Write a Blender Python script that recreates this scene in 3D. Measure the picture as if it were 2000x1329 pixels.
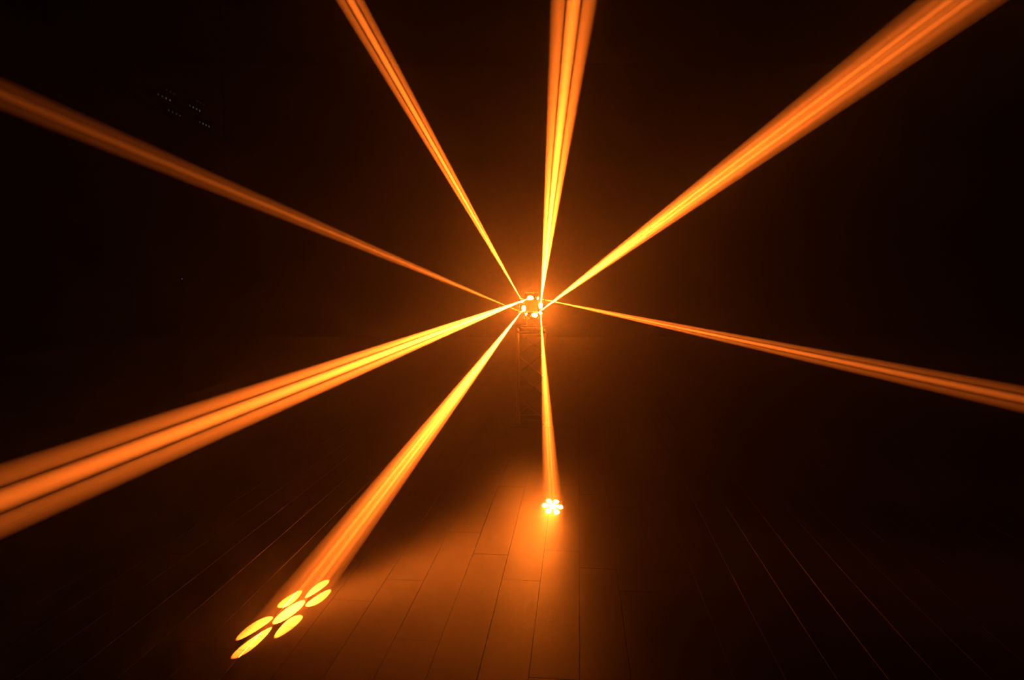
import bpy, bmesh, math, random
from mathutils import Vector, Matrix, Quaternion
random.seed(4)
for o in list(bpy.data.objects):
    bpy.data.objects.remove(o)
S = bpy.context.scene
C = S.collection
R = math.radians

# ------------------------------------------------------------------ camera
cam_d = bpy.data.cameras.new('camera')
cam = bpy.data.objects.new('camera', cam_d)
C.objects.link(cam)
cam.location = (0, 0, 1.6)
cam.rotation_euler = (R(90 - 5.34), 0, 0)
cam_d.sensor_width = 36
cam_d.lens = 36 * 1333 / 2000
cam_d.clip_start = 0.05
cam_d.clip_end = 100
S.camera = cam

# ------------------------------------------------------------------ colour management / sampling helpers
S.view_settings.view_transform = 'Standard'
S.view_settings.look = 'None'
S.view_settings.gamma = 1
S.view_settings.exposure = 0.0
S.view_settings.use_curve_mapping = False
S.cycles.volume_bounces = 1
S.cycles.max_bounces = 6
S.cycles.sample_clamp_indirect = 40
S.cycles.use_denoising = True

# ------------------------------------------------------------------ world: dark hall filled with thin even haze
HAZE_DENSITY = 0.018
HAZE_G = 0.86
W = bpy.data.worlds.new('world')
S.world = W
W.use_nodes = True
nt = W.node_tree
nt.nodes.clear()
wo = nt.nodes.new('ShaderNodeOutputWorld')
bg = nt.nodes.new('ShaderNodeBackground')
bg.inputs['Color'].default_value = (0, 0, 0, 1)
vs = nt.nodes.new('ShaderNodeVolumeScatter')
vs.inputs['Color'].default_value = (1, 1, 1, 1)
vs.inputs['Density'].default_value = HAZE_DENSITY
vs.inputs['Anisotropy'].default_value = HAZE_G
nt.links.new(bg.outputs[0], wo.inputs['Surface'])
nt.links.new(vs.outputs[0], wo.inputs['Volume'])

LIGHT_COL = (1.0, 0.155, 0.012)      # amber gel
BEAM_W = 5100000.0
LENS_GLOW = 1550.0
BEAM_TAN = 0.0255                   # tangent of the beam's half angle

# ------------------------------------------------------------------ materials
def nodes_mat(name):
    m = bpy.data.materials.new(name)
    m.use_nodes = True
    t = m.node_tree
    b = t.nodes['Principled BSDF']
    return m, t, b

def plain(name, col, rough=0.5, metal=0.0, bump=0.0, scale=60):
    m, t, b = nodes_mat(name)
    tc = t.nodes.new('ShaderNodeTexCoord')
    n = t.nodes.new('ShaderNodeTexNoise')
    n.inputs['Scale'].default_value = scale
    n.inputs['Detail'].default_value = 4
    t.links.new(tc.outputs['Object'], n.inputs['Vector'])
    mx = t.nodes.new('ShaderNodeMix'); mx.data_type = 'RGBA'
    mx.inputs['A'].default_value = (col[0] * .8, col[1] * .8, col[2] * .8, 1)
    mx.inputs['B'].default_value = (min(1, col[0] * 1.15), min(1, col[1] * 1.15), min(1, col[2] * 1.15), 1)
    t.links.new(n.outputs['Fac'], mx.inputs['Factor'])
    t.links.new(mx.outputs['Result'], b.inputs['Base Color'])
    b.inputs['Roughness'].default_value = rough
    b.inputs['Metallic'].default_value = metal
    b.inputs['Specular IOR Level'].default_value = 0.5 if rough < 0.9 else 0.0
    if bump:
        bp = t.nodes.new('ShaderNodeBump')
        bp.inputs['Strength'].default_value = bump
        bp.inputs['Distance'].default_value = 0.002
        t.links.new(n.outputs['Fac'], bp.inputs['Height'])
        t.links.new(bp.outputs[0], b.inputs['Normal'])
    return m

def emit_mat(name, col, strength):
    m, t, b = nodes_mat(name)
    b.inputs['Base Color'].default_value = (0.05, 0.05, 0.05, 1)
    b.inputs['Roughness'].default_value = 0.1
    b.inputs['Emission Color'].default_value = (*col, 1)
    b.inputs['Emission Strength'].default_value = strength
    return m

PLANK_YAW = R(5.5)

def floor_mat():
    m, t, b = nodes_mat('wood_laminate')
    L = t.links.new
    tc = t.nodes.new('ShaderNodeTexCoord')
    mp = t.nodes.new('ShaderNodeMapping')
    mp.inputs['Rotation'].default_value = (0, 0, PLANK_YAW)
    L(tc.outputs['Object'], mp.inputs['Vector'])
    st = t.nodes.new('ShaderNodeMapping')
    st.inputs['Scale'].default_value = (55, 5.0, 1)
    L(mp.outputs[0], st.inputs['Vector'])
    g = t.nodes.new('ShaderNodeTexNoise')
    g.inputs['Scale'].default_value = 2.2
    g.inputs['Detail'].default_value = 7
    g.inputs['Roughness'].default_value = 0.7
    g.inputs['Distortion'].default_value = 0.6
    L(st.outputs[0], g.inputs['Vector'])
    at = t.nodes.new('ShaderNodeAttribute'); at.attribute_name = 'plank_tone'
    blot = t.nodes.new('ShaderNodeTexNoise')
    blot.inputs['Scale'].default_value = 2.6
    blot.inputs['Detail'].default_value = 5
    L(mp.outputs[0], blot.inputs['Vector'])
    ramp = t.nodes.new('ShaderNodeValToRGB')
    ramp.color_ramp.elements[0].position = 0.3
    ramp.color_ramp.elements[0].color = (0.0052, 0.0035, 0.0025, 1)
    ramp.color_ramp.elements[1].position = 0.72
    ramp.color_ramp.elements[1].color = (0.0115, 0.0075, 0.005, 1)
    L(g.outputs['Fac'], ramp.inputs['Fac'])
    hv = t.nodes.new('ShaderNodeHueSaturation')
    mr = t.nodes.new('ShaderNodeMapRange')
    mr.inputs['To Min'].default_value = 0.75
    mr.inputs['To Max'].default_value = 1.2
    L(at.outputs['Fac'], mr.inputs['Value'])
    L(mr.outputs[0], hv.inputs['Value'])
    L(ramp.outputs[0], hv.inputs['Color'])
    # shoe scuffs: small dark blots
    sc = t.nodes.new('ShaderNodeTexNoise')
    sc.inputs['Scale'].default_value = 7.5
    sc.inputs['Detail'].default_value = 3
    L(mp.outputs[0], sc.inputs['Vector'])
    sr = t.nodes.new('ShaderNodeMapRange')
    sr.inputs['From Min'].default_value = 0.70
    sr.inputs['From Max'].default_value = 0.78
    L(sc.outputs['Fac'], sr.inputs['Value'])
    mx = t.nodes.new('ShaderNodeMix'); mx.data_type = 'RGBA'
    mx.inputs['B'].default_value = (0.02, 0.014, 0.01, 1)
    L(sr.outputs[0], mx.inputs['Factor'])
    L(hv.outputs[0], mx.inputs['A'])
    L(mx.outputs['Result'], b.inputs['Base Color'])
    rr = t.nodes.new('ShaderNodeMapRange')
    rr.inputs['To Min'].default_value = FLOOR_ROUGH[0]
    rr.inputs['To Max'].default_value = FLOOR_ROUGH[1]
    L(blot.outputs['Fac'], rr.inputs['Value'])
    L(rr.outputs[0], b.inputs['Roughness'])
    bp = t.nodes.new('ShaderNodeBump')
    bp.inputs['Strength'].default_value = 0.5
    bp.inputs['Distance'].default_value = 0.0009
    L(g.outputs['Fac'], bp.inputs['Height'])
    L(bp.outputs[0], b.inputs['Normal'])
    b.inputs['Specular IOR Level'].default_value = 0.16
    return m

FLOOR_ROUGH = (0.29, 0.37)
M_FLOOR = floor_mat()
M_SUB = plain('dark_slab', (0.012, 0.009, 0.007), 0.9)  # dark brown slab under the planks, visible in the seams
M_DRAPE = plain('matt_black_wall', (0.0025, 0.0025, 0.0025), 1.0, 0, 0, 2)
M_CEIL = plain('black_ceiling', (0.003, 0.003, 0.003), 0.95)
M_ALU = plain('brushed_aluminium', (0.22, 0.22, 0.22), 0.42, 1.0, 0.15, 90)
M_STEEL = plain('dark_steel', (0.10, 0.10, 0.10), 0.5, 0.8, 0.1, 80)
M_BLACK = plain('black_powder_coat', (0.03, 0.03, 0.03), 0.45, 0.0, 0.25, 300)
M_MATT = plain('matt_black_paint', (0.006, 0.006, 0.006), 0.95)
M_LENS = emit_mat('amber_lit_lens', (1.0, 0.17, 0.012), LENS_GLOW)
M_DIM = emit_mat('faint_led_lens', (1.0, 0.97, 0.85), 0.04)
M_DIM2 = emit_mat('fainter_led_lens', (1.0, 0.97, 0.85), 0.014)
M_STBY = emit_mat('standby_led', (1.0, 0.85, 0.8), 0.12)

# ------------------------------------------------------------------ mesh helpers
def obj(name, bm, mat, parent=None, smooth=False):
    me = bpy.data.meshes.new(name)
    if smooth:
        for f_ in bm.faces:
            f_.smooth = True
    bm.to_mesh(me)
    bm.free()
    for m in (mat if isinstance(mat, (list, tuple)) else [mat]):
        me.materials.append(m)
    o = bpy.data.objects.new(name, me)
    C.objects.link(o)
    if parent:
        o.parent = parent
    return o

def empty(name, loc, label, cat, group=None):
    o = bpy.data.objects.new(name, None)
    o.empty_display_size = 0.1
    C.objects.link(o)
    o.location = loc
    tag(o, label, cat, group)
    return o

def tag(o, label, cat, group=None):
    o['label'] = label
    o['category'] = cat
    if group:
        o['group'] = group

def struct(o):
    o['kind'] = 'structure'
    return o

def add_box(bm, c, s, rot=None, bevel=0.0):
    r = bmesh.ops.create_cube(bm, size=1.0)
    vs_ = r['verts']
    bmesh.ops.scale(bm, vec=s, verts=vs_)
    if bevel:
        es = list({e for v in vs_ for e in v.link_edges})
        rb = bmesh.ops.bevel(bm, geom=es, offset=bevel, segments=2, affect='EDGES', profile=0.6)
        vs_ = list({v for f_ in rb['faces'] for v in f_.verts} | {v for v in vs_ if v.is_valid})
    if rot is not None:
        bmesh.ops.rotate(bm, cent=(0, 0, 0), matrix=rot, verts=vs_)
    bmesh.ops.translate(bm, vec=c, verts=vs_)

def add_tube(bm, a, b, r, seg=12, r2=None, caps=True):
    a, b = Vector(a), Vector(b)
    d = b - a
    q = d.to_track_quat('Z', 'Y').to_matrix().to_4x4()
    mat = Matrix.Translation((a + b) / 2) @ q
    bmesh.ops.create_cone(bm, cap_ends=caps, segments=seg, radius1=r, radius2=r if r2 is None else r2,
                          depth=d.length, matrix=mat)

def add_lathe(bm, prof, origin, axis, seg=20):
    """revolve (radius, height) pairs about axis through origin"""
    q = Vector(axis).to_track_quat('Z', 'Y').to_matrix()
    rings = []
    for r, h in prof:
        ring = []
        if r < 1e-6:
            ring = [bm.verts.new(Vector(origin) + q @ Vector((0, 0, h)))]
        else:
            for k in range(seg):
                a = 2 * math.pi * k / seg
                ring.append(bm.verts.new(Vector(origin) + q @ Vector((r * math.cos(a), r * math.sin(a), h))))
        rings.append(ring)
    for A, B in zip(rings, rings[1:]):
        for k in range(seg):
            k2 = (k + 1) % seg
            if len(A) == 1 and len(B) == 1:
                continue
            if len(A) == 1:
                bm.faces.new((A[0], B[k], B[k2]))
            elif len(B) == 1:
                bm.faces.new((A[k], B[0], A[k2]))
            else:
                bm.faces.new((A[k], B[k], B[k2], A[k2]))
    bmesh.ops.recalc_face_normals(bm, faces=bm.faces[:])

# ------------------------------------------------------------------ room shell
X0, X1, Y0, Y1, H = -10.0, 10.0, -6.0, 18.0, 7.0

def make_floor():
    bm = bmesh.new()
    tone = bm.loops.layers.color.new('plank_tone') if False else bm.faces.layers.float.new('plank_tone')
    # slab under the planks
    bmesh.ops.create_cube(bm, size=1.0)
    bmesh.ops.scale(bm, vec=(X1 - X0, Y1 - Y0, 0.1), verts=bm.verts[:])
    bmesh.ops.translate(bm, vec=((X0 + X1) / 2, (Y0 + Y1) / 2, -0.055), verts=bm.verts[:])
    for f_ in bm.faces:
        f_.material_index = 1
    W_, LEN, GAP, CH = 0.205 * math.cos(PLANK_YAW), 1.28, 0.0010, 0.0006
    ca, sa = math.cos(PLANK_YAW), math.sin(PLANK_YAW)
    # u across the planks, v along them; v axis heads 5.5 deg to the right of +Y
    def P(u, v, z):
        return (u * ca + v * sa, -u * sa + v * ca, z)
    phase = {-7: 3.155, -6: 3.406, -5: 2.822, -4: 3.78, -3: 3.46, -2: 3.87, -1: 3.644}
    rnd = random.Random(9)
    for k in range(-58, 44):
        u0 = 0.021 * ca + W_ * (k + 1)
        ph = phase.get(k, rnd.uniform(0, LEN))
        n0 = int((Y0 - ph) / LEN) - 2
        for n in range(n0, n0 + 24):
            v0 = ph + n * LEN
            v1 = v0 + LEN
            c = P(u0 + W_ / 2, (v0 + v1) / 2, 0)
            if not (X0 - 0.2 < c[0] < X1 + 0.2 and Y0 - 0.6 < c[1] < Y1 + 0.6):
                continue
            tval = rnd.random()
            dz = rnd.uniform(-0.00025, 0.00025)
            a0, a1, b0, b1 = u0 + GAP / 2, u0 + W_ - GAP / 2, v0 + GAP / 2, v1 - GAP / 2
            lo = [bm.verts.new(P(u, v, -0.004)) for u, v in ((a0, b0), (a1, b0), (a1, b1), (a0, b1))]
            md = [bm.verts.new(P(u, v, -0.0006 + dz)) for u, v in ((a0, b0), (a1, b0), (a1, b1), (a0, b1))]
            hi = [bm.verts.new(P(u, v, dz)) for u, v in ((a0 + CH, b0 + CH), (a1 - CH, b0 + CH), (a1 - CH, b1 - CH), (a0 + CH, b1 - CH))]
            fs = [bm.faces.new(hi)]
            for q in range(4):
                q2 = (q + 1) % 4
                fs.append(bm.faces.new((lo[q], lo[q2], md[q2], md[q])))
                fs.append(bm.faces.new((md[q], md[q2], hi[q2], hi[q])))
            for f_ in fs:
                f_[tone] = tval
    return struct(obj('floor', bm, [M_FLOOR, M_SUB]))
make_floor()

def wall(name, c, size):
    bm = bmesh.new()
    add_box(bm, c, size)
    return struct(obj(name, bm, M_DRAPE))
wall('wall_back', ((X0 + X1) / 2, Y1 + 0.1, H / 2), (X1 - X0 + 0.4, 0.2, H + 0.2))
wall('wall_front', ((X0 + X1) / 2, Y0 - 0.1, H / 2), (X1 - X0 + 0.4, 0.2, H + 0.2))
wall('wall_left', (X0 - 0.1, (Y0 + Y1) / 2, H / 2), (0.2, Y1 - Y0, H + 0.2))
wall('wall_right', (X1 + 0.1, (Y0 + Y1) / 2, H / 2), (0.2, Y1 - Y0, H + 0.2))
bm = bmesh.new()
add_box(bm, ((X0 + X1) / 2, (Y0 + Y1) / 2, H + 0.05), (X1 - X0, Y1 - Y0, 0.1))
struct(obj('ceiling', bm, M_CEIL))

# ------------------------------------------------------------------ truss tower
FX, FY = 0.2105, 7.2          # tower axis (fixture front plane is FY)
TY = FY + 0.16
def make_truss():
    t = empty('truss_tower', (FX, TY, 0), 'short aluminium box truss tower standing on the floor under the glowing beam light', 'truss')
    Ht, w, z0 = 1.05, 0.142, 0.010
    bm = bmesh.new()
    add_box(bm, (0, 0, z0 / 2), (0.46, 0.46, z0), bevel=0.002)
    obj('base_plate', bm, M_STEEL, t)
    bm = bmesh.new()
    add_box(bm, (0, 0, Ht + 0.004), (0.32, 0.32, 0.008), bevel=0.002)
    obj('top_plate', bm, M_ALU, t)
    for sx in (-1, 1):
        for sy in (-1, 1):
            bm = bmesh.new()
            add_tube(bm, (sx * w, sy * w, z0), (sx * w, sy * w, Ht), 0.016, 16)
            for z in (z0 + 0.03, Ht - 0.03):
                add_tube(bm, (sx * w, sy * w, z - 0.022), (sx * w, sy * w, z + 0.022), 0.022, 16)
            obj('chord', bm, M_ALU, t, True)
    # end frames and lacing on each of the four faces
    corners = [(-w, -w), (w, -w), (w, w), (-w, w)]
    for fi in range(4):
        a, b = corners[fi], corners[(fi + 1) % 4]
        for z in (0.06, Ht - 0.06):
            bm = bmesh.new()
            add_tube(bm, (*a, z), (*b, z), 0.008, 10)
            obj('cross_bar', bm, M_ALU, t, True)
        zs = [0.07 + (Ht - 0.14) * i / 4 for i in range(5)]
        for i in range(4):
            p, q = (a, b) if (i + fi) % 2 else (b, a)
            bm = bmesh.new()
            add_tube(bm, (*p, zs[i]), (*q, zs[i + 1]), 0.007, 10)
            obj('diagonal_brace', bm, M_ALU, t, True)
    return t
make_truss()

# ------------------------------------------------------------------ the beam light
# lens front centres in the fixture (world), and the unit direction of each beam,
# gobo turn in degrees, gain, lens radius
BEAMS = [
    # module, origin, direction, gobo rotation, gain, lens radius
    ('top',    (0.194, 7.2, 1.374), (-0.3611, -0.9272, -0.0996),  0, 1.0, 0.024),
    ('top',    (0.270, 7.2, 1.369), (0.7847, -0.6018, -0.1485),   6, 1.3, 0.015),
    ('left',   (0.124, 7.2, 1.261), (-0.2690, -0.9199, -0.2853),  33, 1.2, 0.024),
    ('left',   (0.108, 7.2, 1.336), (-0.3189, -0.7609, 0.5651),   0, 1.15, 0.015),
    ('right',  (0.302, 7.2, 1.293), (-0.0083, -0.9413, 0.3374),   0, 0.5, 0.024),
    ('right',  (0.303, 7.2, 1.212), (-0.0071, -0.9037, -0.4280),  33, 0.55, 0.015),
    ('bottom', (0.238, 7.2, 1.190), (0.3460, -0.8785, 0.3292),    30, 1.35, 0.024),
    ('bottom', (0.151, 7.2, 1.201), (-0.7741, -0.5281, 0.3491),   14, 0.6, 0.015),
]

def gobo_light(name, rot, power):
    """spot lamp whose beam carries a six petal flower gobo"""
    ld = bpy.data.lights.new(name, 'SPOT')
    ld.energy = power
    ld.color = LIGHT_COL
    ld.spot_size = 2 * math.atan(BEAM_TAN * 1.06)
    ld.spot_blend = 0.0
    ld.shadow_soft_size = 0.0
    ld.use_nodes = True
    t = ld.node_tree
    t.nodes.clear()
    L = t.links.new
    out = t.nodes.new('ShaderNodeOutputLight')
    em = t.nodes.new('ShaderNodeEmission')
    tc = t.nodes.new('ShaderNodeTexCoord')
    sp = t.nodes.new('ShaderNodeSeparateXYZ')
    L(tc.outputs['Normal'], sp.inputs[0])
    def m(op, a, b=None, c=None):
        n = t.nodes.new('ShaderNodeMath'); n.operation = op
        for i, v in enumerate((a, b, c)):
            if v is None: continue
            if isinstance(v, (int, float)): n.inputs[i].default_value = v
            else: L(v, n.inputs[i])
        return n.outputs[0]
    def sstep(x, lo, hi):      # 1 below lo, 0 above hi
        n = t.nodes.new('ShaderNodeMapRange'); n.interpolation_type = 'SMOOTHSTEP'
        n.inputs['From Min'].default_value = lo; n.inputs['From Max'].default_value = hi
        n.inputs['To Min'].default_value = 1; n.inputs['To Max'].default_value = 0
        L(x, n.inputs['Value']); return n.outputs[0]
    z = m('ABSOLUTE', sp.outputs['Z'])
    u = m('DIVIDE', m('DIVIDE', sp.outputs['X'], z), BEAM_TAN)
    v = m('DIVIDE', m('DIVIDE', sp.outputs['Y'], z), BEAM_TAN)
    r = m('SQRT', m('ADD', m('MULTIPLY', u, u), m('MULTIPLY', v, v)))
    ang = m('ADD', m('ARCTAN2', v, u), 20 * math.pi + math.pi / 6 + R(rot))
    fold = m('SUBTRACT', m('FLOORED_MODULO', ang, math.pi / 3), math.pi / 6)
    pu = m('MULTIPLY', r, m('COSINE', fold))
    pv = m('MULTIPLY', r, m('SINE', fold))
    wid = m('ADD', m('MULTIPLY', pu, 0.24), 0.085)
    e1 = m('DIVIDE', m('SUBTRACT', pu, 0.68), 0.31)
    e2 = m('DIVIDE', pv, wid)
    e = m('SQRT', m('ADD', m('MULTIPLY', e1, e1), m('MULTIPLY', e2, e2)))
    petal = sstep(e, 0.90, 1.02)
    core = sstep(r, 0.285, 0.32)
    fall = m('MAXIMUM', m('POWER', m('SUBTRACT', 1.0, m('MULTIPLY', r, 0.78)), 1.4), 0.03)
    L(m('MULTIPLY', m('MAXIMUM', petal, core), fall), em.inputs['Strength'])
    L(em.outputs[0], out.inputs[0])
    return ld

def make_fixture():
    base = Vector((FX, FY + 0.16, 1.058))
    t = empty('beam_light', base, 'glowing multi-lens beam light throwing amber beams, on top of the truss tower', 'stage light')
    def loc(p):
        return Vector(p) - base
    cz = 1.288
    hub = loc((FX, FY, cz))
    # foot bracket and yoke under the housing
    bm = bmesh.new()
    add_box(bm, (0, 0, 0.006), (0.24, 0.20, 0.012), bevel=0.003)
    add_box(bm, (0, 0, 0.035), (0.10, 0.12, 0.05), bevel=0.004)
    obj('mounting_bracket', bm, M_STEEL, t)
    # hub housing: chamfered box body with vent ribs at the back
    bm = bmesh.new()
    add_box(bm, hub + Vector((0, 0.10, 0)), (0.138, 0.20, 0.142), bevel=0.012)
    for k in range(6):
        add_box(bm, hub + Vector((0, 0.205, -0.05 + k * 0.02)), (0.11, 0.02, 0.008), bevel=0.002)
    hb = obj('housing', bm, M_BLACK, t)
    bm = bmesh.new()
    add_box(bm, hub + Vector((0, -0.004, 0)), (0.118, 0.010, 0.122), bevel=0.004)
    for sx in (-1, 1):
        for sz in (-1, 1):
            add_tube(bm, hub + Vector((sx * 0.05, -0.007, sz * 0.052)), hub + Vector((sx * 0.05, -0.013, sz * 0.052)), 0.004, 8)
    obj('face_plate', bm, M_STEEL, t)
    mods = {'top': ((0, 0.105, 0.106), (0.146, 0.17, 0.062)), 'bottom': ((0, 0.105, -0.106), (0.146, 0.17, 0.062)),
            'left': ((-0.104, 0.105, 0), (0.062, 0.17, 0.150)), 'right': ((0.104, 0.105, 0), (0.062, 0.17, 0.150))}
    mo = {}
    for k, (c, s) in mods.items():
        bm = bmesh.new()
        add_box(bm, hub + Vector(c), s, bevel=0.010)
        # thin raised rim on the outer side, as on the lit edges in the photo
        if k in ('top', 'bottom'):
            add_box(bm, hub + Vector((c[0], 0.105, c[2] * 1.30)), (0.150, 0.18, 0.004), bevel=0.001)
        else:
            add_box(bm, hub + Vector((c[0] * 1.32, 0.105, 0)), (0.004, 0.18, 0.154), bevel=0.001)
        mo[k] = obj('lamp_module', bm, M_BLACK, t)
    for i, (mod, o, d, rot, gain, rad) in enumerate(BEAMS):
        p, d = loc(o), Vector(d).normalized()
        # barrel from inside the module out to the lens; the big lenses are oval, long side along their module
        sx, sz = (1.0, 1.0) if rad < 0.02 else ((1.35, 0.85) if mod in ('top', 'bottom') else (0.8, 1.4))
        def oval(bm):
            for v in bm.verts:
                v.co.x = p.x + (v.co.x - p.x) * sx
                v.co.z = p.z + (v.co.z - p.z) * sz
        bm = bmesh.new()
        back = p - d * 0.050
        prof = [(0, 0), (rad * 1.15, 0), (rad * 1.22, 0.012), (rad * 1.22, 0.044), (rad * 1.3, 0.046), (rad * 1.3, 0.054),
                (rad * 1.02, 0.054), (rad * 1.02, 0.042), (0, 0.042)]
        add_lathe(bm, prof, back, d, 24)
        oval(bm)
        obj('lens_barrel', bm, M_BLACK, mo[mod])
        bm = bmesh.new()
        n = 5
        prof = [(rad * math.cos(a), rad * 0.7 * math.sin(a)) for a in [math.pi / 2 * j / n for j in range(n + 1)]]
        prof[-1] = (0, rad * 0.7)
        add_lathe(bm, [(0, -0.004), (rad, -0.004)] + prof, p - d * 0.006, d, 14)
        oval(bm)
        obj('lens', bm, M_LENS, mo[mod], True)['label'] = 'glowing amber-white lens'
        q = (-d).to_track_quat('Z', 'Y')
        lv = q.inverted() @ (Vector((0, 0, 1.6)) - Vector(o))      # gobo turned so its petals sit as in the photo
        ld = gobo_light('beam', rot - math.degrees(math.atan2(lv.y, lv.x)), BEAM_W * gain)
        lo = bpy.data.objects.new('beam_lamp', ld)
        C.objects.link(lo)
        lo.parent = t
        lo.location = p + d * (rad * 0.7 + 0.004)
        lo.rotation_euler = q.to_euler()
    return t
make_fixture()

# ------------------------------------------------------------------ unlit bar lights hung on a pipe high on the left
def make_pipe():
    t = empty('lighting_rail', (-4.03, 8.3, 3.50), 'dark hanging double pipe rail holding the four dim bar lights, upper left', 'rail')
    for z in (0, 0.13):
        bm = bmesh.new()
        add_tube(bm, (0, -1.7, z), (0, 1.7, z), 0.024, 16)
        obj('pipe', bm, M_MATT, t)
    for y in (-1.5, 1.5):
        bm = bmesh.new()
        add_tube(bm, (0, y, 0), (0, y, H - 3.50), 0.008, 8)
        obj('drop_rod', bm, M_MATT, t)
    return t
make_pipe()

def make_bar(label, pos, upper, dim):
    x, y, z = pos
    t = empty('led_bar_light', (x - 0.04, y, z), label, 'stage light', 'bar lights on the hanging rail')
    bm = bmesh.new()
    add_box(bm, (0, 0, 0.004), (0.07, 0.40, 0.078), bevel=0.006)
    for k in range(9):
        add_box(bm, (-0.036, -0.16 + k * 0.04, 0.004), (0.010, 0.006, 0.06))
    obj('housing', bm, M_MATT, t)
    dz = (3.63 if upper else 3.50) - z
    for sy in (-1, 1):      # clamps from the back of the housing to the front of the pipe
        bm = bmesh.new()
        add_box(bm, (-0.052, sy * 0.14, dz), (0.026, 0.025, 0.03), bevel=0.003)
        obj('clamp', bm, M_MATT, t)
    for k in range(4):
        bm = bmesh.new()
        add_lathe(bm, [(0, 0), (0.013, 0), (0.0115, 0.005), (0.006, 0.008), (0, 0.009)], (0.034, -0.131 + 0.087 * k, 0.0), (1, -0.5, -0.3), 12)
        obj('lens', bm, M_DIM if k in dim else M_DIM2, t, True)
    if upper:
        bm = bmesh.new()
        add_box(bm, (0.06, 0.02, 0.062), (0.09, 0.28, 0.03), bevel=0.004)
        obj('top_rail', bm, M_MATT, t)
        for k in range(3):
            bm = bmesh.new()
            add_lathe(bm, [(0, 0), (0.009, 0), (0.007, 0.004), (0, 0.005)], (0.104, -0.08 + 0.087 * k, 0.062), (1, -0.4, -0.3), 12)
            obj('lens', bm, M_DIM2, t, True)
    return t
make_bar('dim bar light at the left end of the upper pipe of the hanging rail', (-3.9, 7.88, 3.60), True, (2, 3))
make_bar('dim bar light at the right end of the upper pipe of the hanging rail', (-3.9, 8.63, 3.66), True, (1, 2, 3))
make_bar('faintest bar light, at the left end of the lower pipe of the hanging rail', (-3.9, 8.10, 3.48), False, ())
make_bar('dim bar light at the right end of the lower pipe of the hanging rail', (-3.9, 8.88, 3.52), False, (1, 2, 3))

t = empty('switch_box', (-8.64, 18.0, 1.45), 'small black box on the far wall with one tiny standby lamp, left of centre', 'switch box')
bm = bmesh.new()
add_box(bm, (0, -0.03, 0.05), (0.16, 0.06, 0.24), bevel=0.008)
obj('box_body', bm, M_MATT, t)
bm = bmesh.new()
add_lathe(bm, [(0.016, 0), (0.014, 0.006), (0, 0.009)], (0, -0.059, 0.082), (0, -1, 0), 12)
obj('standby_lamp', bm, M_STBY, t, True)
